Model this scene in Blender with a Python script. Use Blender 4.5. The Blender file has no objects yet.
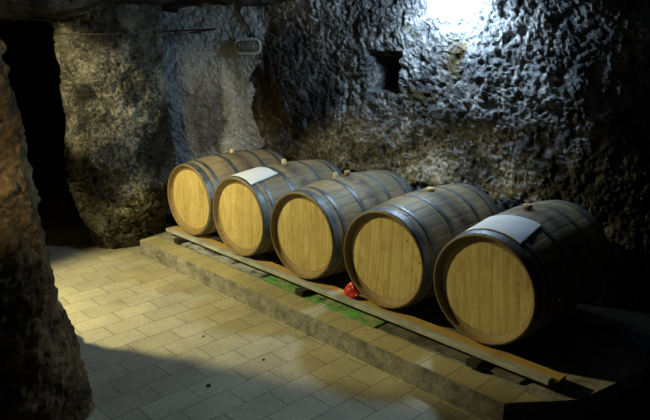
import bpy, bmesh, math, random
from mathutils import Vector, noise, Matrix
from mathutils.bvhtree import BVHTree
PI = math.pi
random.seed(7)
C = bpy.context.scene.collection
scene = bpy.context.scene

# ------------------------------------------------------------------ helpers
def link(o, parent=None):
    C.objects.link(o)
    if parent: o.parent = parent
    return o

def obj(name, bm, m, parent=None, smooth=True):
    me = bpy.data.meshes.new(name)
    bmesh.ops.recalc_face_normals(bm, faces=bm.faces) if False else None
    bm.to_mesh(me); bm.free()
    if smooth:
        for p in me.polygons: p.use_smooth = True
    if m: me.materials.append(m)
    return link(bpy.data.objects.new(name, me), parent)

def raw(name, verts, faces, m, parent=None, smooth=True):
    me = bpy.data.meshes.new(name)
    me.from_pydata(verts, [], faces); me.update()
    if smooth:
        for p in me.polygons: p.use_smooth = True
    if m: me.materials.append(m)
    return link(bpy.data.objects.new(name, me), parent)

def tag(o, label=None, cat=None, group=None, kind=None):
    if label: o['label'] = label
    if cat: o['category'] = cat
    if group: o['group'] = group
    if kind: o['kind'] = kind
    return o

def thing(name, label, cat, loc=(0, 0, 0), rotz=0, group=None):
    o = bpy.data.objects.new(name, None); C.objects.link(o)
    o.empty_display_size = .05
    o.location = loc; o.rotation_euler = (0, 0, rotz)
    return tag(o, label, cat, group)

def box(bm, x0, x1, y0, y1, z0, z1, bev=0, seg=2):
    r = bmesh.ops.create_cube(bm, size=1)
    vs = r['verts']
    for v in vs:
        v.co = Vector((x0 + (v.co.x + .5) * (x1 - x0), y0 + (v.co.y + .5) * (y1 - y0), z0 + (v.co.z + .5) * (z1 - z0)))
    if bev:
        es = list({e for v in vs for e in v.link_edges})
        bmesh.ops.bevel(bm, geom=es, offset=bev, segments=seg, affect='EDGES', profile=.5)

def sub_grid(bm, cuts):
    bmesh.ops.subdivide_edges(bm, edges=bm.edges[:], cuts=cuts, use_grid_fill=True)

def rough(bm, amp, freq, seed=0):
    for v in bm.verts:
        n = noise.noise_vector(v.co * freq + Vector((seed, seed * 1.7, -seed)))
        v.co += n * amp

def lathe_y(prof, nseg, rfun=None, close=False):
    """profile of (y, r) revolved about the Y axis; theta measured from +Z towards +X"""
    verts = []; faces = []
    n = len(prof)
    for k in range(nseg):
        t = 2 * PI * k / nseg
        for (y, r) in prof:
            rr = rfun(y, r, k, t) if rfun else r
            verts.append((rr * math.sin(t), y, rr * math.cos(t)))
    m = n if close else n - 1
    for k in range(nseg):
        k2 = (k + 1) % nseg
        for j in range(m):
            j2 = (j + 1) % n
            faces.append((k * n + j, k * n + j2, k2 * n + j2, k2 * n + j))
    return verts, faces

def tube(name, pts, r, m, parent=None, seg=8):
    verts = []; faces = []
    P = [Vector(p) for p in pts]; n = len(P)
    for i, p in enumerate(P):
        d = (P[min(i + 1, n - 1)] - P[max(i - 1, 0)]).normalized()
        a = d.cross(Vector((0, 0, 1)))
        if a.length < .05: a = d.cross(Vector((0, 1, 0)))
        a.normalize(); b = d.cross(a)
        for k in range(seg):
            t = 2 * PI * k / seg
            verts.append(tuple(p + a * r * math.cos(t) + b * r * math.sin(t)))
    for i in range(n - 1):
        for k in range(seg):
            k2 = (k + 1) % seg
            faces.append((i * seg + k, i * seg + k2, (i + 1) * seg + k2, (i + 1) * seg + k))
    faces.append(tuple(range(seg))[::-1]); faces.append(tuple((n - 1) * seg + k for k in range(seg)))
    return raw(name, verts, faces, m, parent)

# ------------------------------------------------------------------ material helpers
class NT:
    def __init__(s, name):
        s.m = bpy.data.materials.new(name); s.m.use_nodes = True
        s.t = s.m.node_tree; s.b = s.t.nodes['Principled BSDF']
        s.co = s.t.nodes.new('ShaderNodeTexCoord')
    def n(s, typ, **kw):
        nd = s.t.nodes.new(typ)
        for k, v in kw.items():
            if k in nd.inputs.keys() if isinstance(k, str) else False: nd.inputs[k].default_value = v
            else: setattr(nd, k, v)
        return nd
    def l(s, a, b): s.t.links.new(a, b)
    def mapping(s, scale=(1, 1, 1), loc=(0, 0, 0), rot=(0, 0, 0), src=None):
        mp = s.t.nodes.new('ShaderNodeMapping')
        mp.inputs['Scale'].default_value = scale; mp.inputs['Location'].default_value = loc; mp.inputs['Rotation'].default_value = rot
        s.l(src or s.co.outputs['Object'], mp.inputs['Vector'])
        return mp.outputs[0]
    def noise(s, scale, detail=6, rough=.6, vec=None, dist=0):
        nd = s.t.nodes.new('ShaderNodeTexNoise')
        nd.inputs['Scale'].default_value = scale; nd.inputs['Detail'].default_value = detail
        nd.inputs['Roughness'].default_value = rough; nd.inputs['Distortion'].default_value = dist
        s.l(vec or s.co.outputs['Object'], nd.inputs['Vector'])
        return nd.outputs['Fac']
    def ramp(s, fac, stops, interp='LINEAR'):
        nd = s.t.nodes.new('ShaderNodeValToRGB'); cr = nd.color_ramp; cr.interpolation = interp
        while len(cr.elements) < len(stops): cr.elements.new(.5)
        for e, (p, c) in zip(cr.elements, stops):
            e.position = p
            e.color = (*c, 1) if isinstance(c, tuple) else (c, c, c, 1)
        s.l(fac, nd.inputs[0]); return nd.outputs[0]
    def mix(s, fac, a, b, mode='MIX'):
        nd = s.t.nodes.new('ShaderNodeMix'); nd.data_type = 'RGBA'; nd.blend_type = mode
        for sock, v in ((nd.inputs[0], fac), (nd.inputs[6], a), (nd.inputs[7], b)):
            if isinstance(v, (int, float)): sock.default_value = v
            elif isinstance(v, tuple): sock.default_value = (*v, 1)
            else: s.l(v, sock)
        return nd.outputs[2]
    def math(s, op, a, b=None, c=None):
        nd = s.t.nodes.new('ShaderNodeMath'); nd.operation = op
        for k, v in enumerate((a, b, c)):
            if v is None: continue
            if isinstance(v, (int, float)): nd.inputs[k].default_value = v
            else: s.l(v, nd.inputs[k])
        return nd.outputs[0]
    def bump(s, h, strength=.5, dist=.01, prev=None):
        nd = s.t.nodes.new('ShaderNodeBump'); nd.inputs['Strength'].default_value = strength
        nd.inputs['Distance'].default_value = dist; s.l(h, nd.inputs['Height'])
        if prev: s.l(prev, nd.inputs['Normal'])
        return nd.outputs[0]
    def out(s, col, rough=.8, normal=None, metal=0, spec=.3):
        if isinstance(col, tuple): s.b.inputs['Base Color'].default_value = (*col, 1)
        else: s.l(col, s.b.inputs['Base Color'])
        if isinstance(rough, (int, float)): s.b.inputs['Roughness'].default_value = rough
        else: s.l(rough, s.b.inputs['Roughness'])
        if isinstance(metal, (int, float)): s.b.inputs['Metallic'].default_value = metal
        else: s.l(metal, s.b.inputs['Metallic'])
        s.b.inputs['Specular IOR Level'].default_value = spec
        if normal: s.l(normal, s.b.inputs['Normal'])
        return s.m

def plain(name, col, rough=.6, metal=0, spec=.3, var=.25, scale=30, bump=.2):
    t = NT(name)
    n = t.noise(scale, 5)
    c = t.mix(t.ramp(n, [(.3, 0.), (.7, 1.)]), tuple(x * (1 - var) for x in col), tuple(min(1, x * (1 + var)) for x in col))
    return t.out(c, rough, t.bump(n, bump, .002), metal, spec)

def rock_mat(name, dark, mid, light, moss, lo=.42, hi=.7, mosslo=.5, mosshi=.68, off=(0, 0, 0), bs=1.0, soot=.3, pale=False):
    t = NT(name)
    v = t.mapping(loc=off)
    big = t.noise(1.5, 5, .6, v, .4)
    med = t.noise(7, 8, .65, v, .3)
    fine = t.noise(38, 8, .7, v)
    grit = t.noise(130, 4, .7, v)
    c = t.mix(t.ramp(med, [(.36, 0.), (.62, 1.)]), dark, mid)
    lf = t.math('ADD', t.math('MULTIPLY', big, .55), t.math('MULTIPLY', fine, .45))
    c = t.mix(t.ramp(lf, [(lo + .06, 0.), (hi - .03, 1.)]), c, light)
    big2 = t.noise(2.3, 6, .65, t.mapping(loc=(off[0] + 5.3, off[1] + 2.1, off[2] + 9.7)), .6)
    c = t.mix(t.ramp(big2, [(mosslo, 0.), (mosshi, 1.)]), c, moss)
    sp = t.ramp(t.noise(5.2, 8, .75, t.mapping(loc=(off[0] - 3, 7, 1)), .2), [(.3, (.28, .28, .28)), (.5, (1., 1., 1.))])
    c = t.mix(1., c, sp, 'MULTIPLY')
    so = t.ramp(t.noise(2.6, 6, .62, t.mapping(loc=(off[0] + 11, off[1] - 4, off[2] + 3)), .5), [(.40, (soot, soot, soot * 1.02)), (.54, (1., 1., 1.)), (.70, (1.35, 1.33, 1.28))])
    c = t.mix(1., c, so, 'MULTIPLY')
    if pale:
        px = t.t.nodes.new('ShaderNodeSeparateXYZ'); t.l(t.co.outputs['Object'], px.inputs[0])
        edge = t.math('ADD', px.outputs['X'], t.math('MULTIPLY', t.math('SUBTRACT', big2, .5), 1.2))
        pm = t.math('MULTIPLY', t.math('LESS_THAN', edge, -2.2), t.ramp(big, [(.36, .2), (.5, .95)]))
        c = t.mix(pm, c, (.56, .62, .66))  # plaster-pale left end, colour also lightened to make up for weak lamp light
    gr = t.ramp(fine, [(.3, (.5, .5, .5)), (.55, (1., 1., 1.)), (.8, (1.25, 1.25, 1.25))])
    c = t.mix(1., c, gr, 'MULTIPLY')
    nb = t.bump(med, .5 * bs, .022)
    nb = t.bump(fine, .8 * bs, .02, nb)
    nb = t.bump(grit, .5 * bs, .006, nb)
    return t.out(c, .95, nb, 0, .12)

# ------------------------------------------------------------------ materials
M = {}
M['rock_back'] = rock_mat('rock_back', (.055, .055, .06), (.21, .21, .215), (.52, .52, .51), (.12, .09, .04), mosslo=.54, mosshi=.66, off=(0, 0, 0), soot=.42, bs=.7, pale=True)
M['rock_pillar'] = rock_mat('rock_pillar', (.05, .048, .036), (.2, .19, .15), (.62, .60, .48), (.1, .095, .055), off=(3, 1, 0))
M['rock_near'] = rock_mat('rock_near', (.07, .05, .025), (.22, .16, .08), (.36, .29, .17), (.13, .075, .03), lo=.45, off=(8, 3, 2), soot=.55)
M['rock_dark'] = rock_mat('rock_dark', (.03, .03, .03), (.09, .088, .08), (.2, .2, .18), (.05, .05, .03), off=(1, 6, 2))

def tile_mat(name, c1, c2, mortar, tw, tl, off, bs=1.):
    """rectangular paving laid lengthways along world Y"""
    t = NT(name)
    wob = t.t.nodes.new('ShaderNodeTexNoise'); wob.inputs['Scale'].default_value = 3.; wob.inputs['Detail'].default_value = 3
    t.l(t.co.outputs['Object'], wob.inputs['Vector'])
    sc = t.t.nodes.new('ShaderNodeVectorMath'); sc.operation = 'SCALE'; sc.inputs[3].default_value = .03
    sb = t.t.nodes.new('ShaderNodeVectorMath'); sb.operation = 'SUBTRACT'; sb.inputs[1].default_value = (.5, .5, .5)
    t.l(wob.outputs['Color'], sb.inputs[0]); t.l(sb.outputs[0], sc.inputs[0])
    ad = t.t.nodes.new('ShaderNodeVectorMath'); ad.operation = 'ADD'
    t.l(t.co.outputs['Object'], ad.inputs[0]); t.l(sc.outputs[0], ad.inputs[1])
    v = t.mapping(loc=off, rot=(0, 0, -PI / 2), src=ad.outputs[0])
    br = t.t.nodes.new('ShaderNodeTexBrick')
    br.inputs['Scale'].default_value = 1; br.inputs['Brick Width'].default_value = tl; br.inputs['Row Height'].default_value = tw
    br.inputs['Mortar Size'].default_value = .0024; br.inputs['Mortar Smooth'].default_value = .35; br.inputs['Bias'].default_value = 0
    br.inputs['Color1'].default_value = (*c1, 1); br.inputs['Color2'].default_value = (*c2, 1); br.inputs['Mortar'].default_value = (*mortar, 1)
    br.offset = .5
    t.l(v, br.inputs['Vector'])
    med = t.noise(2.2, 7, .6); fine = t.noise(45, 7, .7); grit = t.noise(190, 3, .6)
    c = t.mix(1., br.outputs['Color'], t.ramp(med, [(.3, (.72, .72, .7)), (.65, (1.12, 1.1, 1.05))]), 'MULTIPLY')
    c = t.mix(1., c, t.ramp(fine, [(.25, (.7, .7, .7)), (.5, (1., 1., 1.)), (.75, (1.15, 1.15, 1.12))]), 'MULTIPLY')
    pits = t.ramp(t.noise(75, 2, .5), [(.70, (1., 1., 1.)), (.76, (.35, .33, .3))])
    c = t.mix(1., c, pits, 'MULTIPLY')
    nb = t.bump(t.math('SUBTRACT', 1., br.outputs['Fac']), .8 * bs, .004)
    nb = t.bump(fine, .35, .004, nb); nb = t.bump(grit, .25, .0015, nb)
    return t.out(c, t.ramp(fine, [(.3, .55), (.7, .8)]), nb, 0, .35)

M['floor'] = tile_mat('floor_paving', (.40, .37, .285), (.50, .465, .36), (.19, .17, .12), .164, .27, (.13, .092, 0))
M['kerb_tile'] = tile_mat('kerb_tile', (.40, .36, .23), (.48, .43, .28), (.14, .12, .08), .166, .6, (.3, .09, 0))

t = NT('concrete')
n1 = t.noise(9, 8, .7); n2 = t.noise(60, 6, .7)
c = t.mix(t.ramp(n1, [(.35, 0.), (.65, 1.)]), (.17, .165, .145), (.46, .445, .40))
c = t.mix(1., c, t.ramp(n2, [(.3, (.6, .6, .6)), (.6, (1.1, 1.1, 1.1))]), 'MULTIPLY')
M['concrete'] = t.out(c, .9, t.bump(n2, .7, .006, t.bump(n1, .5, .02)), 0, .2)

# barrel staves: planks run along local Y, colour differs per stave
NST = 30
def stave_mat():
    t = NT('oak_staves')
    sx = t.t.nodes.new('ShaderNodeSeparateXYZ'); t.l(t.co.outputs['Object'], sx.inputs[0])
    ang = t.math('ARCTAN2', sx.outputs['X'], sx.outputs['Z'])
    u = t.math('MULTIPLY', t.math('ADD', ang, PI), NST / (2 * PI))
    idx = t.math('FLOOR', u)
    oi = t.t.nodes.new('ShaderNodeObjectInfo')
    wn = t.t.nodes.new('ShaderNodeTexWhiteNoise'); wn.noise_dimensions = '2D'
    cb = t.t.nodes.new('ShaderNodeCombineXYZ'); t.l(idx, cb.inputs[0]); t.l(oi.outputs['Random'], cb.inputs[1]); t.l(cb.outputs[0], wn.inputs['Vector'])
    fr = t.math('FRACT', u)
    seam = t.math('MINIMUM', fr, t.math('SUBTRACT', 1., fr))
    # offset noise by barrel
    cb2 = t.t.nodes.new('ShaderNodeCombineXYZ')
    t.l(t.math('MULTIPLY', oi.outputs['Random'], 13.), cb2.inputs[0]); t.l(t.math('MULTIPLY', oi.outputs['Random'], 7.), cb2.inputs[2])
    ad = t.t.nodes.new('ShaderNodeVectorMath'); ad.operation = 'ADD'; t.l(t.co.outputs['Object'], ad.inputs[0]); t.l(cb2.outputs[0], ad.inputs[1])
    grain = t.noise(14, 8, .7, t.mapping(scale=(5, .35, 5), src=ad.outputs[0]))
    blot = t.noise(4.5, 6, .6, ad.outputs[0], .5)
    c = t.mix(wn.outputs['Value'], (.19, .13, .065), (.32, .235, .125))
    c = t.mix(t.ramp(grain, [(.35, 0.), (.65, 1.)]), c, (.42, .34, .20))
    c = t.mix(t.ramp(blot, [(.42, 0.), (.72, .65)]), c, (.10, .085, .065))
    # wine stain round the bung
    y = t.math('ABSOLUTE', t.math('SUBTRACT', sx.outputs['Y'], .457))
    yy = t.math('ADD', y, t.math('MULTIPLY', t.math('SUBTRACT', blot, .5), .22))
    st = t.math('MULTIPLY', t.ramp(yy, [(.02, 1.), (.085, 0.)]), t.ramp(t.noise(9, 5, .6, ad.outputs[0]), [(.35, .15), (.6, .85)]))
    c = t.mix(st, c, (.05, .03, .045))
    c = t.mix(t.ramp(seam, [(.0, 1.), (.035, 0.)]), c, (.03, .024, .018))
    rad = t.math('SQRT', t.math('ADD', t.math('POWER', sx.outputs['X'], 2.), t.math('POWER', sx.outputs['Z'], 2.)))
    fr2 = t.math('MULTIPLY', t.math('LESS_THAN', sx.outputs['Y'], .0035), 1.)
    inn = t.math('MULTIPLY', t.math('LESS_THAN', sx.outputs['Y'], .06), t.math('LESS_THAN', rad, .2755))
    rawc = t.mix(t.ramp(grain, [(.3, 0.), (.7, 1.)]), (.17, .11, .05), (.40, .29, .125))
    c = t.mix(inn, c, rawc)
    c = t.mix(t.math('MULTIPLY', fr2, .6), c, (.15, .10, .055))
    nb = t.bump(t.ramp(seam, [(0., 0.), (.06, 1.)]), .6, .002)
    nb = t.bump(grain, .35, .003, nb)
    return t.out(c, t.ramp(grain, [(.3, .45), (.7, .7)]), nb, 0, .4)
M['staves'] = stave_mat()

BW = .0755
def head_mat():
    t = NT('oak_head')
    sx = t.t.nodes.new('ShaderNodeSeparateXYZ'); t.l(t.co.outputs['Object'], sx.inputs[0])
    oi = t.t.nodes.new('ShaderNodeObjectInfo')
    u = t.math('ADD', t.math('DIVIDE', sx.outputs['X'], BW), .5)
    idx = t.math('FLOOR', u); fr = t.math('FRACT', u)
    wn = t.t.nodes.new('ShaderNodeTexWhiteNoise'); wn.noise_dimensions = '2D'
    cb = t.t.nodes.new('ShaderNodeCombineXYZ'); t.l(idx, cb.inputs[0]); t.l(oi.outputs['Random'], cb.inputs[1]); t.l(cb.outputs[0], wn.inputs['Vector'])
    seam = t.math('MINIMUM', fr, t.math('SUBTRACT', 1., fr))
    cb2 = t.t.nodes.new('ShaderNodeCombineXYZ')
    t.l(t.math('MULTIPLY', oi.outputs['Random'], 17.), cb2.inputs[0]); t.l(t.math('MULTIPLY', idx, .37), cb2.inputs[1])
    ad = t.t.nodes.new('ShaderNodeVectorMath'); ad.operation = 'ADD'; t.l(t.co.outputs['Object'], ad.inputs[0]); t.l(cb2.outputs[0], ad.inputs[1])
    g = t.noise(11, 8, .68, t.mapping(scale=(6, 1, .45), src=ad.outputs[0]), .3)
    g2 = t.noise(40, 6, .7, t.mapping(scale=(4, 1, .3), src=ad.outputs[0]))
    bl = t.noise(6, 6, .65, ad.outputs[0], .3)
    c = t.mix(wn.outputs['Value'], (.57, .46, .20), (.70, .57, .26))
    c = t.mix(t.ramp(g, [(.40, 0.), (.62, .85)]), c, (.43, .31, .10))
    c = t.mix(t.ramp(g2, [(.5, 0.), (.75, .4)]), c, (.78, .66, .34))
    c = t.mix(t.ramp(bl, [(.50, 0.), (.74, .7)]), c, (.34, .22, .07))
    spots = t.ramp(t.noise(30, 2, .5, ad.outputs[0]), [(.70, 0.), (.76, .8)])
    c = t.mix(spots, c, (.12, .07, .03))
    c = t.mix(t.ramp(seam, [(0., .5), (.016, 0.)]), c, (.25, .15, .05))
    nb = t.bump(t.ramp(seam, [(0., 0.), (.03, 1.)]), .5, .0015)
    nb = t.bump(g2, .25, .002, nb)
    return t.out(c, .6, nb, 0, .3)
M['head'] = head_mat()

t = NT('galvanised_hoop')
n1 = t.noise(12, 6, .6); n2 = t.noise(90, 4, .6)
c = t.mix(t.ramp(n1, [(.35, 0.), (.65, 1.)]), (.10, .11, .12), (.22, .24, .255))
rust = t.ramp(t.noise(8, 8, .75, t.mapping(loc=(4, 2, 9))), [(.56, 0.), (.72, .8)])
c = t.mix(rust, c, (.10, .075, .055))
M['hoop'] = t.out(c, t.ramp(n1, [(.3, .42), (.7, .62)]), t.bump(n2, .2, .001), t.math('SUBTRACT', .6, t.math('MULTIPLY', rust, .5)), .5)

def wood(name, a, b, axis=(1, .15, 1), rough_=.7):
    t = NT(name)
    g = t.noise(12, 8, .7, t.mapping(scale=tuple(5 * x for x in axis)))
    bl = t.noise(4, 5, .6)
    c = t.mix(t.ramp(g, [(.3, 0.), (.7, 1.)]), a, b)
    c = t.mix(t.ramp(bl, [(.5, 0.), (.75, .6)]), c, tuple(x * .4 for x in a))
    return t.out(c, rough_, t.bump(g, .4, .003), 0, .3)
M['rail'] = wood('weathered_rail_wood', (.26, .265, .25), (.60, .61, .58), (.15, 1, 1))
M['plank'] = wood('yellow_plank_wood', (.50, .30, .085), (.68, .46, .16), (.15, 1, 1))
M['block'] = wood('dark_block_wood', (.02, .018, .016), (.05, .045, .04), (1, .2, 1))
M['bung_wood'] = wood('bung_wood', (.60, .47, .24), (.80, .66, .40), (1, 1, .3))
M['bung_dark'] = wood('stained_bung_wood', (.30, .20, .12), (.48, .36, .22), (1, 1, .3))
M['paper'] = plain('paper', (.78, .80, .86), .8, 0, .2, .05, 14, .15)
M['black_rubber'] = plain('cable_sheath', (.05, .05, .045), .6)
M['cable_grey'] = plain('dusty_cable_sheath', (.07, .065, .05), .7)
M['white_metal'] = plain('white_enamel', (.86, .88, .84), .45, 0, .5, .12, 20, .1)
M['dark_metal'] = plain('dark_steel', (.05, .05, .055), .5, .6)
M['stone'] = plain('pebble_stone', (.05, .045, .04), .9)
M['blue_plastic'] = plain('blue_plastic', (.06, .16, .34), .45, 0, .5)
M['grey_plastic'] = plain('grey_plastic', (.35, .34, .34), .5)
t = NT('red_plastic'); n1 = t.noise(25, 4)
M['red'] = t.out(t.mix(n1, (.55, .02, .015), (.8, .06, .04)), .3, t.bump(n1, .4, .004), 0, .5)

t = NT('green_stained_board')
n1 = t.noise(5.5, 8, .65, t.mapping(loc=(2, .4, 0)), .6); n2 = t.noise(40, 6, .7)
c = t.mix(t.ramp(n2, [(.35, 0.), (.65, 1.)]), (.30, .31, .19), (.46, .46, .31))
c = t.mix(t.ramp(n1, [(.48, 0.), (.56, .9)]), c, (.10, .30, .07))
c = t.mix(t.ramp(n1, [(.60, 0.), (.66, 1.)]), c, (.17, .50, .14))
c = t.mix(t.ramp(t.noise(9, 6, .7, t.mapping(loc=(7, 7, 1))), [(.56, 0.), (.62, 1.)]), c, (.06, .08, .05))
M['green_board'] = t.out(c, .65, t.bump(n2, .3, .003), 0, .4)
t = NT('wet_grey_sheet')
n1 = t.noise(7, 7, .6, t.mapping(loc=(1, 3, 0)), .5); n2 = t.noise(50, 5, .7)
c = t.mix(t.ramp(n1, [(.4, 0.), (.55, 1.)]), (.05, .065, .085), (.46, .49, .50))
M['grey_sheet'] = t.out(c, t.ramp(n1, [(.35, .15), (.6, .5)]), t.bump(n1, .3, .01, t.bump(n2, .1, .002)), 0, .6)
t = NT('cement_board')
n1 = t.noise(7, 7, .6); n2 = t.noise(50, 6, .7)
c = t.mix(t.ramp(n1, [(.4, 0.), (.6, 1.)]), (.09, .085, .065), (.20, .19, .15))
M['cement_board'] = t.out(c, .9, t.bump(n2, .6, .004), 0, .2)

t = NT('lamp_diffuser')
t.b.inputs['Base Color'].default_value = (.9, .95, 1, 1)
t.b.inputs['Emission Color'].default_value = (.57, .79, 1, 1)
t.b.inputs['Emission Strength'].default_value = 205
M['diffuser'] = t.m
t = NT('bulkhead_glass')
n1 = t.noise(40, 3)
t.b.inputs['Transmission Weight'].default_value = .55
M['bulkhead_glass'] = t.out(t.mix(n1, (.30, .31, .22), (.5, .5, .38)), .22, None, 0, .5)
M['bulkhead_in'] = plain('bulkhead_reflector', (.45, .45, .36), .5, 0, .4)

# ------------------------------------------------------------------ rock surfaces
def fbm(p, o=4):
    return noise.fractal(p, 1.0, 2.1, o, noise_basis='PERLIN_ORIGINAL')

def rockdisp(p, big=.07, chip=.035, small=.012):
    a = fbm(p * 1.5, 3) * big
    w = noise.noise_vector(p * 5.0) * .08
    q = p + w; q = Vector((q.x * 9 + q.z * 3, q.y * 9, q.z * 11 - q.x * 2))
    d, c = noise.voronoi(q)[:2]
    tilt = (q - c[0]).dot(noise.noise_vector(c[0] * 3.7)) * 1.6
    b = min(d[1] - d[0], .35) / .35
    q2 = (p + w * .4) * 30
    d2, c2 = noise.voronoi(q2)[:2]
    tilt2 = (q2 - c2[0]).dot(noise.noise_vector(c2[0] * 2.3)) * 1.8
    pit = max(0, noise.noise(p * 13 + Vector((4, 9, 2))) - .12) + .7 * max(0, noise.noise(p * 27) - .15)
    return a + (tilt * .6 + (b - .5) * .15) * chip + tilt2 * small * .55 - pit * small * 4.2 + fbm(p * 42, 2) * small * .6

def rock_sheet(name, plan, z0f, z1f, du, dz, mat, amp=(.07, .035, .012), shift=None, post=None):
    """vertical sheet over a plan polyline (left-hand side is open air); shift(z, s) leans or bulges it"""
    P = [Vector(p) for p in plan]
    # resample with Catmull-Rom
    pts = []
    for i in range(len(P) - 1):
        p0 = P[max(i - 1, 0)]; p1 = P[i]; p2 = P[i + 1]; p3 = P[min(i + 2, len(P) - 1)]
        n = max(2, int((p2 - p1).length / du))
        for k in range(n):
            t = k / n
            pts.append(.5 * ((2 * p1) + (p2 - p0) * t + (2 * p0 - 5 * p1 + 4 * p2 - p3) * t * t + (-p0 + 3 * p1 - 3 * p2 + p3) * t ** 3))
    pts.append(P[-1])
    nu = len(pts); z0 = z0f; z1 = z1f; nz = int((z1 - z0) / dz) + 1
    verts = []
    for i, p in enumerate(pts):
        d = (pts[min(i + 1, nu - 1)] - pts[max(i - 1, 0)]).normalized()
        nrm = Vector((-d.y, d.x, 0))
        for j in range(nz):
            z = z0 + (z1 - z0) * j / (nz - 1)
            q = Vector((p.x, p.y, z))
            if shift: q = shift(q, nrm)
            q2 = q + nrm * rockdisp(q, *amp)
            if post: q2 = post(q2, nrm)
            verts.append(tuple(q2))
    faces = []
    for i in range(nu - 1):
        for j in range(nz - 1):
            a = i * nz + j
            faces.append((a, a + 1, a + nz + 1, a + nz))
    o = raw(name, verts, faces, mat)
    o['kind'] = 'structure'
    for p in o.data.polygons: p.use_smooth = False
    return o

# back wall, with a small square niche
NX0, NX1, NZ0, NZ1 = -.885, -.60, 1.325, 1.575
def sm(a, b, x):
    t = max(0, min(1, (x - a) / (b - a))); return t * t * (3 - 2 * t)
def niche(q, n):
    wx = noise.noise(q * 6) * .012
    fx = min(sm(NX0 - .018, NX0 + .018, q.x + wx), 1 - sm(NX1 - .018, NX1 + .018, q.x + wx))
    fz = min(sm(NZ0 - .012, NZ0 + .012, q.z + wx), 1 - sm(NZ1 - .012, NZ1 + .012, q.z + wx))
    q = q.copy(); q.y += .36 * min(fx, fz)
    # shallow ledge cut above the hole
    fx = min(sm(NX0 - .05, NX0 - .02, q.x + wx), 1 - sm(NX1 + .02, NX1 + .05, q.x + wx))
    fz = min(sm(NZ1 - .01, NZ1 + .01, q.z + wx), 1 - sm(NZ1 + .035, NZ1 + .05, q.z + wx))
    q.y += .07 * fx * fz
    return q
def back_shift(q, n):
    q = q.copy()
    if q.z > 1.7: q.y -= .10 * ((q.z - 1.7) / .6) ** 1.6 * (1 if q.x < -1.4 else .3)
    return q
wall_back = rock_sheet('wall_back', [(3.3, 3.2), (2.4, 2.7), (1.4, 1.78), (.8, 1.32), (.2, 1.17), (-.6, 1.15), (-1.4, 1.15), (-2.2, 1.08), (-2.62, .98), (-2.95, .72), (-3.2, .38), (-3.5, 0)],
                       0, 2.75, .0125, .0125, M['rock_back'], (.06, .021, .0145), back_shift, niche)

# rock pillar between the barrels and the dark doorway
def pil_shift(q, n):
    q = q.copy()
    q -= n * .07 * (1 - sm(.05, .35, q.z)); q += n * .05 * sm(.25, .6, q.z) * (1 - sm(.7, 1.2, q.z))
    q += n * .05 * sm(1.78, 1.9, q.z) * (1 - sm(1.96, 2.05, q.z))
    return q
pil = rock_sheet('wall_pillar', [(-3.2, .0), (-3.05, .18), (-2.85, .32), (-2.5, .28), (-2.34, .02), (-2.34, -.24), (-2.48, -.44), (-2.70, -.50), (-2.88, -.42), (-3.1, -.15), (-3.2, .05), (-3.3, .3)],
                 0, 2.35, .013, .013, M['rock_pillar'], (.05, .028, .015), pil_shift)

# near rock wall end on the left, leaning slightly
def near_shift(q, n):
    q = q.copy(); z = q.z
    q.x += .03 * z / 1.6; q.y += -.13 * z / 1.6
    q -= n * (.09 * max(0, 1 - z / .42) - .01)
    return q
near = rock_sheet('wall_left', [(-.55, -3.4), (-.32, -2.4), (-.20, -1.85), (-.21, -1.63), (-.32, -1.52), (-.75, -1.44), (-1.08, -1.33), (-1.24, -1.47), (-1.12, -1.9), (-1.0, -2.5), (-1.1, -3.4)],
                  0, 2.75, .016, .016, M['rock_near'], (.03, .022, .008), near_shift)

# rock over the doorway
bm = bmesh.new(); box(bm, -4.6, -2.45, -2.0, .25, 1.98, 2.5); bmesh.ops.subdivide_edges(bm, edges=bm.edges[:], cuts=60, use_grid_fill=True)
for v in bm.verts:
    c = v.co.copy(); dd = Vector((c.x + 3.5, (c.y + .8), c.z - 2.24)).normalized()
    v.co += dd * rockdisp(c * 1.0, .06, .05, .014)
    if c.z < 2.3: v.co.z -= .13 * math.exp(-((c.x + 2.85) / .33) ** 2) * math.exp(-((c.y + .35) / .45) ** 2) * (1 if c.z < 2.0 else .5)
lint = obj('wall_lintel', bm, M['rock_pillar'], smooth=False); lint['kind'] = 'structure'

# passage beyond the doorway
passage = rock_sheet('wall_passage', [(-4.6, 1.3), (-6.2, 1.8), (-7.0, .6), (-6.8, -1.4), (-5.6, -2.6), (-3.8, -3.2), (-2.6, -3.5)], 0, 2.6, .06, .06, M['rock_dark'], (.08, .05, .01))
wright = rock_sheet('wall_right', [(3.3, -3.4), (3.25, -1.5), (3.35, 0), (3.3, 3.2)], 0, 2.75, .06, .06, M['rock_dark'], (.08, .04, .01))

# ceiling: low rough rock on the left, rising to the right
nx, ny = 240, 150
verts = []; faces = []
for i in range(nx + 1):
    for j in range(ny + 1):
        x = -7.2 + 10.8 * i / nx; y = -3.5 + 6.9 * j / ny
        z = 2.03 + .49 * sm(-1.9, -.9, x) - .12 * (1 - sm(-.6, .1, y)) * (1 - sm(-2.4, -1.2, x)) 
        q = Vector((x, y, z)); q.z += rockdisp(q, .05, .04, .012)
        verts.append(tuple(q))
for i in range(nx):
    for j in range(ny):
        a = i * (ny + 1) + j
        faces.append((a, a + 1, a + ny + 2, a + ny + 1))
ceil = raw('ceiling', verts, faces, M['rock_dark']); ceil['kind'] = 'structure'

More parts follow.
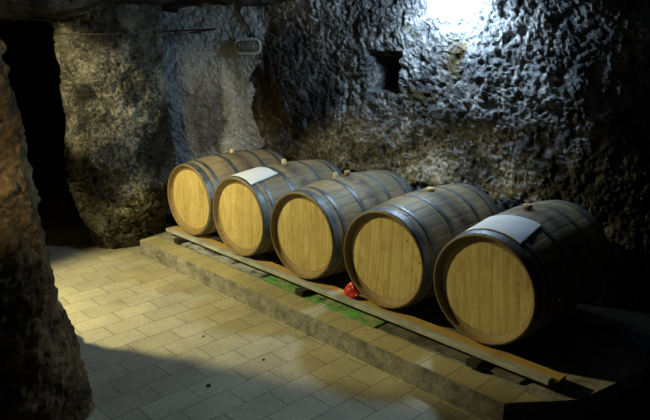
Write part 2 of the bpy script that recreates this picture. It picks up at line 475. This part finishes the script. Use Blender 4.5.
# ------------------------------------------------------------------ floor and barrel platform
bm = bmesh.new()
vs = [bm.verts.new(p) for p in ((-7.2, -3.5, 0), (3.6, -3.5, 0), (3.6, 3.4, 0), (-7.2, 3.4, 0))]
bm.faces.new(vs)
fl = obj('floor', bm, M['floor']); fl['kind'] = 'structure'
bm = bmesh.new()
NG = 60
g = [[bm.verts.new((-3.2 + 6.7 * i / NG, -1.0 + 4.2 * j / NG, .0)) for j in range(NG + 1)] for i in range(NG + 1)]
for i in range(NG):
    for j in range(NG): bm.faces.new((g[i][j], g[i + 1][j], g[i + 1][j + 1], g[i][j + 1]))
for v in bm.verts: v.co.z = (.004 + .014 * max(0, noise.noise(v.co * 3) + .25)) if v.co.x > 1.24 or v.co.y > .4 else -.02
so = obj('trim_3', bm, plain('shade_ground', (.022, .018, .014), .95, 0, .1, .4, 12, .5)); so['kind'] = 'structure'  # added near-black ground patch; its colour stands in for shade around the platform

CH = .1287; KY = -.24
def prism(poly, z0, z1, bev=0):
    bm = bmesh.new()
    lo = [bm.verts.new((x, y, z0)) for x, y in poly]; hi = [bm.verts.new((x, y, z1)) for x, y in poly]
    n = len(poly)
    bm.faces.new(lo[::-1]); bm.faces.new(hi)
    for i in range(n): bm.faces.new((lo[i], lo[(i + 1) % n], hi[(i + 1) % n], hi[i]))
    if bev: bmesh.ops.bevel(bm, geom=[e for e in bm.edges], offset=bev, segments=2, affect='EDGES', profile=.5)
    return bm
pl = obj('trim_1', prism([(-2.16, KY), (1.238, KY), (1.454, .041), (1.55, .5), (1.5, .86), (-2.3, .96), (-2.3, .4)], 0, CH - .004, .0), M['concrete'], smooth=False)
pl['kind'] = 'structure'
# the tiled edge course on top of the platform
edge = obj('trim_2', prism([(-2.155, KY + .006), (1.236, KY + .006), (1.36, -.085), (-2.155, -.085)], CH - .004, CH + .0, 0), M['kerb_tile'], smooth=False)
edge['kind'] = 'structure'

# ------------------------------------------------------------------ barrels
RB, RH, L = .322, .285, .914
ZC = .4908
def R(s): return RB - (RB - RH) * ((s - L / 2) / (L / 2)) ** 2

def barrel_body():
    T = .0105; IN = .034
    prof = []
    prof.append((IN + .006, .2)); prof.append((IN, R(0) - T - .002)); prof.append((.012, R(0) - .011)); prof.append((.0, R(0) - .010)); prof.append((.0, R(0) - .003)); prof.append((.003, R(.003)))
    for k in range(1, 46): s = .003 + (L - .006) * k / 46; prof.append((s, R(s)))
    prof += [(L - .003, R(L)), (L, R(L) - .003), (L, R(L) - .010), (L - .012, R(L) - .011), (L - IN, R(L) - T - .002), (L - IN - .006, .2)]
    nseg = NST * 6
    def rf(y, r, k, t):
        if k % 6 == 0: return r - .0012
        return r
    return lathe_y(prof, nseg, rf)

def hoop_mesh(s0, s1, rivets=True):
    prof = []
    n = 8; e = .0035
    for k in range(n + 1):
        s = s0 + (s1 - s0) * k / n
        prof.append((s, R(s) + e - (.001 if k in (0, n) else 0)))
    prof.append((s1, R(s1) - .002)); prof.append((s0, R(s0) - .002))
    v, f = lathe_y(prof, 128, None, True)
    if rivets:
        for th in (.30, .38):
            for fr in (.3, .7):
                s = s0 + (s1 - s0) * fr; base = len(v); r0 = R(s) + e
                rings = [(0.0042, 0), (.003, .0016), (0.0, .0022)]
                for (rr, h) in rings:
                    for q in range(8):
                        a = 2 * PI * q / 8
                        ys = s + rr * math.cos(a); tt = th + rr * math.sin(a) / r0; ra = r0 + h
                        v.append((ra * math.sin(tt), ys, ra * math.cos(tt)))
                for m_ in range(2):
                    for q in range(8):
                        f.append((base + m_ * 8 + q, base + m_ * 8 + (q + 1) % 8, base + (m_ + 1) * 8 + (q + 1) % 8, base + (m_ + 1) * 8 + q))
    return v, f

def head_mesh(y, sgn, r=.273):
    """disc of vertical boards with fine V grooves and a bevelled rim"""
    bm = bmesh.new()
    nb = 7
    for b in range(-3, 4):
        x0 = (b - .5) * BW; x1 = (b + .5) * BW
        if b == -3: x0 = -r
        if b == 3: x1 = r
        g = .0006
        xs = [x0, x0 + g] + [x0 + g + (x1 - x0 - 2 * g) * k / 6 for k in range(1, 6)] + [x1 - g, x1]
        ys = [.0006] + [0] * 7 + [.0006]
        rows = []
        for x, dy in zip(xs, ys):
            h = math.sqrt(max(r * r - x * x, 1e-6)); col = []
            for k in range(13):
                z = -h + 2 * h * k / 12
                rr = math.hypot(x, z)
                edge = .004 if rr > r - .001 else 0
                col.append(bm.verts.new((x, y + sgn * (dy + edge), z)))
            rows.append(col)
        for i in range(len(rows) - 1):
            for k in range(12):
                try: bm.faces.new((rows[i][k], rows[i + 1][k], rows[i + 1][k + 1], rows[i][k + 1]))
                except ValueError: pass
    return bm

def bung_mesh(r0, r1, h, rim=0):
    bm = bmesh.new()
    prof = [(0, 0), (r0, 0), (r0 * 1.0, h * .15), (r1, h * .9), (r1 * .94, h), (0, h)]
    if rim: prof = [(0, 0), (r0 * .8, 0), (r0 * .8, h * .35), (r0, h * .4), (r0 * 1.02, h * .75), (r0 * .9, h), (r0 * .45, h * .95), (0, h * .9)]
    n = 20; rings = []
    for (r, z) in prof:
        if r == 0: rings.append([bm.verts.new((0, 0, z))])
        else: rings.append([bm.verts.new((r * math.cos(2 * PI * k / n), r * math.sin(2 * PI * k / n), z)) for k in range(n)])
    for a, b in zip(rings[:-1], rings[1:]):
        for k in range(n):
            k2 = (k + 1) % n
            if len(a) == 1: bm.faces.new((a[0], b[k2], b[k]))
            elif len(b) == 1: bm.faces.new((a[k], a[k2], b[0]))
            else: bm.faces.new((a[k], a[k2], b[k2], b[k]))
    return bm

HOOPS = [(.008, .060), (.092, .124), (.292, .330), (L - .330, L - .292), (L - .124, L - .092), (L - .060, L - .008)]
def make_barrel():
    root = thing('wine_barrel', 'x', 'barrel')
    v, f = barrel_body(); raw('stave_body', v, f, M['staves'], root)
    obj('barrel_head', head_mesh(.036, 1), M['head'], root, smooth=False)
    obj('barrel_head', head_mesh(L - .036, -1), M['head'], root, smooth=False)
    for s0, s1 in HOOPS:
        v, f = hoop_mesh(s0, s1); raw('hoop', v, f, M['hoop'], root)
    return root

XS = [-1.763, -1.069, -.4105, .2625, .909]
YS = [0, -.0208, .0032, .0274, .0483]
YW = [.062, .056, .066, .07, .05]
LAB = ['wooden wine barrel at the far left end of the row, beside the rock pillar',
       'wooden wine barrel, second from the left, with a small crumpled white paper on top',
       'wooden wine barrel in the middle of the row with wine stain around its brown bung',
       'wooden wine barrel, second from the right, no paper on top, flat pale bung',
       'largest looking wine barrel at the right end, white paper on top and dark side']
proto = make_barrel()
barrels = []
for i in range(5):
    if i == 0: r = proto
    else:
        r = proto.copy(); C.objects.link(r)
        for ch in list(proto.children):
            c = ch.copy(); C.objects.link(c); c.parent = r
    r.location = (XS[i], YS[i], ZC); r.rotation_euler = (0, 0, YW[i]); r['label'] = LAB[i]; r['group'] = 'wine barrels lying in a row'
    barrels.append(r)
for i, r in enumerate(barrels):      # each barrel turned a little about its own axis
    a = (0, .05, -.04, .07, -.06)[i]
    for ch in r.children:
        if ch.name.startswith('barrel_head'): ch.rotation_euler = (0, a, 0)
BUNG = [(.019, .016, .034, 0, 'bung_wood'), (.019, .017, .036, 0, 'bung_wood'), (.020, .018, .036, 1, 'bung_dark'), (.026, .024, .022, 1, 'bung_wood'), (.026, .022, .030, 1, 'bung_dark')]
for i, r in enumerate(barrels):
    b = BUNG[i]
    o = obj('bung', bung_mesh(b[0], b[1], b[2], b[3]), M[b[4]], r)
    th = (-.02, 0, -.025, .02, -.045)[i]
    o.location = ((RB - .003) * math.sin(th), L / 2 + .015, (RB - .003) * math.cos(th)); o.rotation_euler = (0, th, 0)

def place_on(i, s, th, h=0):
    a = YW[i]; rr = R(s) + h
    lx, ly, lz = rr * math.sin(th), s, rr * math.cos(th)
    return Vector((XS[i] + lx * math.cos(a) - ly * math.sin(a), YS[i] + lx * math.sin(a) + ly * math.cos(a), ZC + lz))

o = obj('loose_bung', bung_mesh(.017, .014, .034, 0), M['bung_wood'])
o.location = place_on(2, .372, -.075, .0005); o.rotation_euler = (0.05, -.09, 0)
tag(o, 'small pale yellow wooden bung standing on the middle barrel left of its brown bung', 'bung')

def paper(name, i, c00, c01, c11, c10, label, seed, wr):
    """corners as (s, theta); a sheet draped over barrel i"""
    n = 22; verts = []; faces = []
    for side in (0, 1):
        for a in range(n + 1):
            for b in range(n + 1):
                u = a / n; w = b / n
                s = (c00[0] * (1 - u) + c10[0] * u) * (1 - w) + (c01[0] * (1 - u) + c11[0] * u) * w
                th = (c00[1] * (1 - u) + c10[1] * u) * (1 - w) + (c01[1] * (1 - u) + c11[1] * u) * w
                h = .0045 + wr * (.5 + .5 * noise.noise(Vector((s * 14, th * 5, seed)))) + (.0006 if side else 0)
                e = min(u, 1 - u, w, 1 - w)
                if e < .12: h += wr * 1.2 * (1 - e / .12) * max(0, noise.noise(Vector((s * 9, th * 4, seed + 3))))
                verts.append(tuple(place_on(i, s, th, h)))
    N = (n + 1) ** 2
    for a in range(n):
        for b in range(n):
            q = a * (n + 1) + b
            faces.append((q, q + 1, q + n + 2, q + n + 1)); faces.append((N + q, N + q + n + 1, N + q + n + 2, N + q + 1))
    rim = [a * (n + 1) for a in range(n)] + [n * (n + 1) + b for b in range(n)] + [(n - a) * (n + 1) + n for a in range(n)] + [n - b for b in range(n)]
    for k in range(len(rim)):
        p, q = rim[k], rim[(k + 1) % len(rim)]; faces.append((p, q, N + q, N + p))
    o = raw(name, verts, faces, M['paper']); tag(o, label, 'paper')
    return o
paper('paper_sheet', 1, (.03, -.30), (.27, -.17), (.282, .45), (.022, .53), 'crumpled white paper sheet on the second barrel from the left', 2, .006)
paper('paper_sheet', 4, (.062, -.50), (.285, -.40), (.315, .46), (.070, .57), 'large white paper sheet draped on the rightmost barrel', 5, .003)

# ------------------------------------------------------------------ rails, planks, blocks under the barrels
def beam(name, x0, x1, y0, y1, z0, z1, mat, label, cat, group=None, seed=0, rot=0, parent=None):
    bm = bmesh.new(); cx, cy = (x0 + x1) / 2, (y0 + y1) / 2
    n = max(1, int((x1 - x0) / .12))
    box(bm, x0 - cx, x1 - cx, y0 - cy, y1 - cy, 0, z1 - z0, .003)
    long = [e for e in bm.edges if abs(e.verts[0].co.x - e.verts[1].co.x) > (x1 - x0) * .8]
    bmesh.ops.subdivide_edges(bm, edges=long, cuts=n)
    for v in bm.verts:
        v.co.y += noise.noise(Vector((v.co.x * 2, seed, 1))) * .004; v.co += noise.noise_vector(v.co * 25) * .0012
        if v.co.z < 0: v.co.z = 0
    o = obj(name, bm, mat, parent, smooth=False); o.location = (cx, cy, z0); o.rotation_euler = (0, 0, rot)
    if label: tag(o, label, cat, group)
    return o
BZ = CH
beam('support_rail', -2.09, 1.335, -.034, .010, BZ + .0440, BZ + .0700, M['rail'], 'long weathered grey wooden rail under the front of the barrels', 'rail', seed=1)
beam('plank', -2.13, 1.36, .013, .095, BZ + .0440, BZ + .0575, M['plank'], 'long yellow wooden plank right behind the grey front rail', 'plank', seed=2)
beam('support_rail', -2.1, 1.36, .79, .87, BZ + .022, BZ + .052, M['rail'], 'wooden rail under the rear ends of the barrels, hidden in shade', 'rail', seed=3)
for k, (x, lab) in enumerate([(-1.83, 'dark wooden block under the left end of the grey rail'), (-.325, 'dark wooden block under the middle of the grey rail, on the green board'), (.965, 'dark wooden block under the right end of the grey rail')]):
    beam('support_block', x - .035, x + .035, -.095, .14, BZ + (.006 if k < 2 else .012) + .0005, BZ + .044, M['block'], lab, 'block', 'blocks under the front rail', seed=k + 4)
    beam('support_block', x - .035, x + .035,   .74, .9, BZ, BZ + .022, M['block'], 'dark wooden block under the rear rail behind ' + ('the leftmost barrel', 'the middle barrel', 'the rightmost barrel')[k], 'block', 'blocks under the rear rail', seed=k + 9)
# crumpled red plastic bag tucked between third and fourth barrels
bm = bmesh.new(); bmesh.ops.create_icosphere(bm, subdivisions=4, radius=1)
for v in bm.verts:
    p = v.co.copy(); n = noise.noise_vector(p * 2.2) * .22 + noise.noise_vector(p * 6) * .09
    h = (p.z + 1) / 2
    v.co = Vector(((p.x + n.x) * .064 * (1.25 - .95 * h), (p.y + n.y) * .04 * (1.2 - .8 * h), max(0, (h * 1.0 + n.z * .12)) * .10))
o = obj('plastic_bag', bm, M['red'], smooth=False); o.location = (.018, .040, BZ + .0605)
tag(o, 'crumpled red plastic bag on the rail between the third and fourth barrels', 'bag')

# boards lying on the platform
def board(name, poly, z0, th, mat, label, cat, seed=0, bumpy=.0):
    bm = prism(poly, 0, th)
    me_x = sum(p[0] for p in poly) / len(poly); me_y = sum(p[1] for p in poly) / len(poly)
    for v in bm.verts: v.co.x -= me_x; v.co.y -= me_y
    o = obj(name, bm, mat, smooth=False); o.location = (me_x, me_y, z0)
    if label: tag(o, label, cat)
    return o
board('grey_sheet', [(-1.90, -.072), (-1.4, -.062), (-.752, -.066), (-.78, .22), (-1.88, .24)], BZ, .006, M['grey_sheet'], 'shiny dark grey sheet lying under the rail at the left barrels', 'sheet')
board('green_board', [(-.735, -.078), (-.2, -.083), (.318, -.092), (.312, .24), (-.72, .24)], BZ, .006, M['green_board'], 'board with bright green paint stains lying under the middle barrels', 'board')
board('cement_board', [(.345, -.07), (.8, -.055), (1.20, -.045), (1.25, .25), (.36, .25)], BZ, .012, M['cement_board'], 'dark grey cement board lying under the rail at the right barrels', 'board')

# small stones on the paving
for k, (x, y, r, lab) in enumerate([(0, 0, .011, 'tiny black stone on the paving near the bottom of the photo'), (0, 0, .007, 'tinier black stone on the paving, further back toward the pillar'), (0, 0, .008, 'tiny dark stone on the paving close to the kerb')]):
    x, y = ((.0, -.99), (-.50, -.70), (-.02, -.62))[k]
    bm = bmesh.new(); bmesh.ops.create_icosphere(bm, subdivisions=2, radius=r)
    for v in bm.verts: v.co = v.co * (1 + .5 * noise.noise(v.co * 90)); v.co.z = max(v.co.z * .7 + r * .45, 0)
    o = obj('stone', bm, M['stone'], smooth=False); o.location = (x, y, 0); tag(o, lab, 'stone', 'loose stones on the floor')

# blue and grey plastic thing lying in the dark behind the right-hand barrel
bm = bmesh.new(); box(bm, -.09, .09, -.06, .06, 0, .05, .012); sub_grid(bm, 3); rough(bm, .008, 12, 3)
for v in bm.verts: v.co.z = max(v.co.z, 0)
r = thing('plastic_package', 'small blue package lying in the dark right of the rightmost barrel', 'package', (1.45, .74, BZ), -.5)
obj('wrapper', bm, M['blue_plastic'], r)
bm = bmesh.new(); box(bm, -.094, .094, -.066, -.052, 0, .03, .004); o = obj('end_strip', bm, M['grey_plastic'], r); o['label'] = 'grey end strip'

# ------------------------------------------------------------------ lamps on the wall
def bvh(o):
    return BVHTree.FromPolygons([v.co[:] for v in o.data.vertices], [p.vertices[:] for p in o.data.polygons])
BV = bvh(wall_back); BP = bvh(pil)
def on_back(x, z, off=.01):
    h = BV.ray_cast(Vector((x, .3, z)), Vector((0, 1, 0)))
    return Vector((x, (h[0].y if h[0] else 1.15) - off, z))
def rr_poly(w, h, r, n=8):
    P = []
    for cx, cy, a0 in ((w / 2 - r, h / 2 - r, 0), (-w / 2 + r, h / 2 - r, PI / 2), (-w / 2 + r, -h / 2 + r, PI), (w / 2 - r, -h / 2 + r, 1.5 * PI)):
        for k in range(n + 1):
            a = a0 + PI / 2 * k / n; P.append((cx + r * math.cos(a), cy + r * math.sin(a)))
    return P
def slab(P, y0, y1, bev=0):
    """outline P in (x, z), solid from y0 to y1"""
    bm = bmesh.new()
    a = [bm.verts.new((x, y0, z)) for x, z in P]; b = [bm.verts.new((x, y1, z)) for x, z in P]; n = len(P)
    fa = bm.faces.new(a); fb = bm.faces.new(b[::-1])
    for i in range(n): bm.faces.new((a[(i + 1) % n], a[i], b[i], b[(i + 1) % n]))
    if bev: bmesh.ops.bevel(bm, geom=list(fa.edges), offset=bev, segments=3, affect='EDGES', profile=.5)
    return bm

LX, LZ = -.045, 1.935
ly = min(on_back(LX + dx, LZ + dz, 0).y for dx in (-.1, 0, .1) for dz in (-.1, 0, .1))
lamp = thing('wall_lamp', 'glowing square white lamp on the rock wall at the top edge', 'lamp', (LX, ly - .11, LZ))
obj('back_plate', slab(rr_poly(.06, .06, .012), -.055, .17), M['white_metal'], lamp, smooth=False)
obj('lamp_cover', slab(rr_poly(.178, .178, .012), -.125, -.055, .012), M['diffuser'], lamp, smooth=False)
bm = bmesh.new(); box(bm, .092, .108, -.11, -.04, .03, .085, .003); obj('side_bracket', bm, M['dark_metal'], lamp)

ox, oz = -2.265, 1.662
oy = min(on_back(ox + dx, oz + dz, 0).y for dx in (-.15, 0, .15) for dz in (-.06, 0, .06))
bh = thing('bulkhead_lamp', 'unlit oval caged bulkhead lamp on the back wall, upper left', 'lamp', (ox, oy + .018, oz), .45)
bh.scale = (.78, .78, .85)
obj('base', slab(rr_poly(.33, .15, .075), -.03, .08), M['bulkhead_in'], bh, smooth=False)
bm = slab(rr_poly(.27, .105, .05), -.07, -.03, .014); obj('glass_cover', bm, M['bulkhead_glass'], bh)
def ring_mesh(P, y, r, seg=8):
    verts = []; faces = []; n = len(P)
    for i in range(n):
        p = Vector((P[i][0], 0, P[i][1])); d = Vector((P[(i + 1) % n][0] - P[i - 1][0], 0, P[(i + 1) % n][1] - P[i - 1][1])).normalized()
        nr = Vector((d.z, 0, -d.x))
        for k in range(seg):
            a = 2 * PI * k / seg; q = p + nr * r * math.cos(a) + Vector((0, y + r * math.sin(a), 0)); verts.append(tuple(q))
    for i in range(n):
        for k in range(seg):
            faces.append((i * seg + k, i * seg + (k + 1) % seg, ((i + 1) % n) * seg + (k + 1) % seg, ((i + 1) % n) * seg + k))
    return verts, faces
v, f = ring_mesh(rr_poly(.325, .15, .075), -.036, .0115); raw('rim', v, f, M['white_metal'], bh)
for k in range(-2, 3):
    x = k * .048; hh = .066
    pts = [(x, -.036 - .045 * math.cos(a * PI / 2 / 6) if abs(a) < 6 else -.036, hh * a / 6) for a in range(-6, 7)]
    tube('guard_bar', pts, .0022, M['white_metal'], bh, 6)
tube('guard_bar', [(-.15, -.036, 0), (-.11, -.074, 0), (0, -.083, 0), (.11, -.074, 0), (.15, -.036, 0)], .0022, M['white_metal'], bh, 6)

# cables on the rock
def on_pil(x, y, z, off):
    """closest outside point of the pillar for a point in front of it"""
    c = Vector((-2.95, .35, z)); p = Vector((x, y, z)); d = (c - p).normalized()
    h = BP.ray_cast(p, d)
    return (h[0] - d * off) if h[0] else p
pts = []
plan = [(-2.92, -.9), (-2.75, -1.0), (-2.5, -1.0), (-2.2, -.85), (-1.9, -.6), (-1.6, -.2), (-1.6, .1), (-1.7, .35)]
for i in range(len(plan) - 1):
    for k in range(5):
        t = k / 5; x = plan[i][0] * (1 - t) + plan[i + 1][0] * t; y = plan[i][1] * (1 - t) + plan[i + 1][1] * t
        pts.append(on_pil(x, y, 1.80 - .03 * math.sin((i * 5 + k) / 35 * PI), .014))
for it in range(2):
    pts = [pts[0]] + [(pts[k - 1] + pts[k] * 2 + pts[k + 1]) / 4 for k in range(1, len(pts) - 1)] + [pts[-1]]
e = pts[-1]
for x, z in ((-2.86, 1.79), (-2.76, 1.785)): pts.append(on_back(x, z, .012))
o = tube('electric_cable', pts, .0065, M['cable_grey']); tag(o, 'thin horizontal cable strung across the pillar below the ceiling', 'cable')
pts = [on_pil(-2.25, -.9, z, .014) for z in (1.795, 1.84, 1.88, 1.93, 1.98, 2.03)]
o = tube('electric_cable', pts, .006, M['cable_grey']); tag(o, 'short vertical cable on the pillar running up to the ceiling', 'cable')
pts = [on_back(-2.27 + .03 * math.sin(k * .8) - .006 * k, 1.735 + k * .035, .012) for k in range(11)]
o = tube('electric_cable', pts, .0075, M['black_rubber']); tag(o, 'dark cable running down the wall into the oval bulkhead lamp', 'cable')

# ------------------------------------------------------------------ lights
def light(name, typ, loc, energy, col, size=.05, aim=None, spot=None, blend=.3):
    d = bpy.data.lights.new(name, typ); d.energy = energy; d.color = col
    if typ in ('POINT', 'SPOT'): d.shadow_soft_size = size
    if typ == 'SPOT': d.spot_size = spot; d.spot_blend = blend
    o = bpy.data.objects.new(name, d); C.objects.link(o); o.location = loc
    if aim: o.rotation_euler = (Vector(aim) - Vector(loc)).to_track_quat('-Z', 'Y').to_euler()
    return o
def aim(az, el, loc): a, e = math.radians(az), math.radians(el); return tuple(Vector(loc) + Vector((math.cos(a) * math.cos(e), math.sin(a) * math.cos(e), math.sin(e))))
WL = (-1.75, -1.82, 1.9)
light('warm_cellar_lamp', 'SPOT', WL, 235, (1, .89, .42), .05, aim(58, -50, WL), math.radians(83), .38)
light('warm_cellar_lamp', 'SPOT', WL, 130, (1, .86, .48), .05, aim(121, -18, WL), math.radians(36), .6)
light('near_rock_fill', 'SPOT', (1.6, -3.3, 2.2), 270, (1, .78, .43), .08, (-.22, -1.72, 1.46), math.radians(27), .7)  # added warm fill with no fixture, brightens the near rock face

w = bpy.data.worlds.new('world'); scene.world = w; w.use_nodes = True
w.node_tree.nodes['Background'].inputs[0].default_value = (.6, .75, 1, 1)
w.node_tree.nodes['Background'].inputs[1].default_value = .0

# ------------------------------------------------------------------ camera
cd = bpy.data.cameras.new('camera'); cam = bpy.data.objects.new('camera', cd); C.objects.link(cam)
cd.sensor_fit = 'HORIZONTAL'; cd.sensor_width = 36; cd.lens = 626.329 * 36 / 650; cd.clip_start = .02
yaw, pitch, roll = .81743, .26291, -.01122
fw = Vector((-math.sin(yaw) * math.cos(pitch), math.cos(yaw) * math.cos(pitch), -math.sin(pitch)))
r = fw.cross(Vector((0, 0, 1))).normalized(); u = r.cross(fw)
r2 = r * math.cos(roll) + u * math.sin(roll); u2 = -r * math.sin(roll) + u * math.cos(roll)
mt = Matrix((r2, u2, -fw)).transposed().to_4x4(); mt.translation = Vector((2.4998, -2.50435, 1.6966))
cam.matrix_world = mt
scene.camera = cam
vs = scene.view_settings
vs.view_transform = 'Standard'; vs.look = 'None'; vs.gamma = 1; vs.exposure = 0; vs.use_curve_mapping = False
scene.cycles.max_bounces = 6
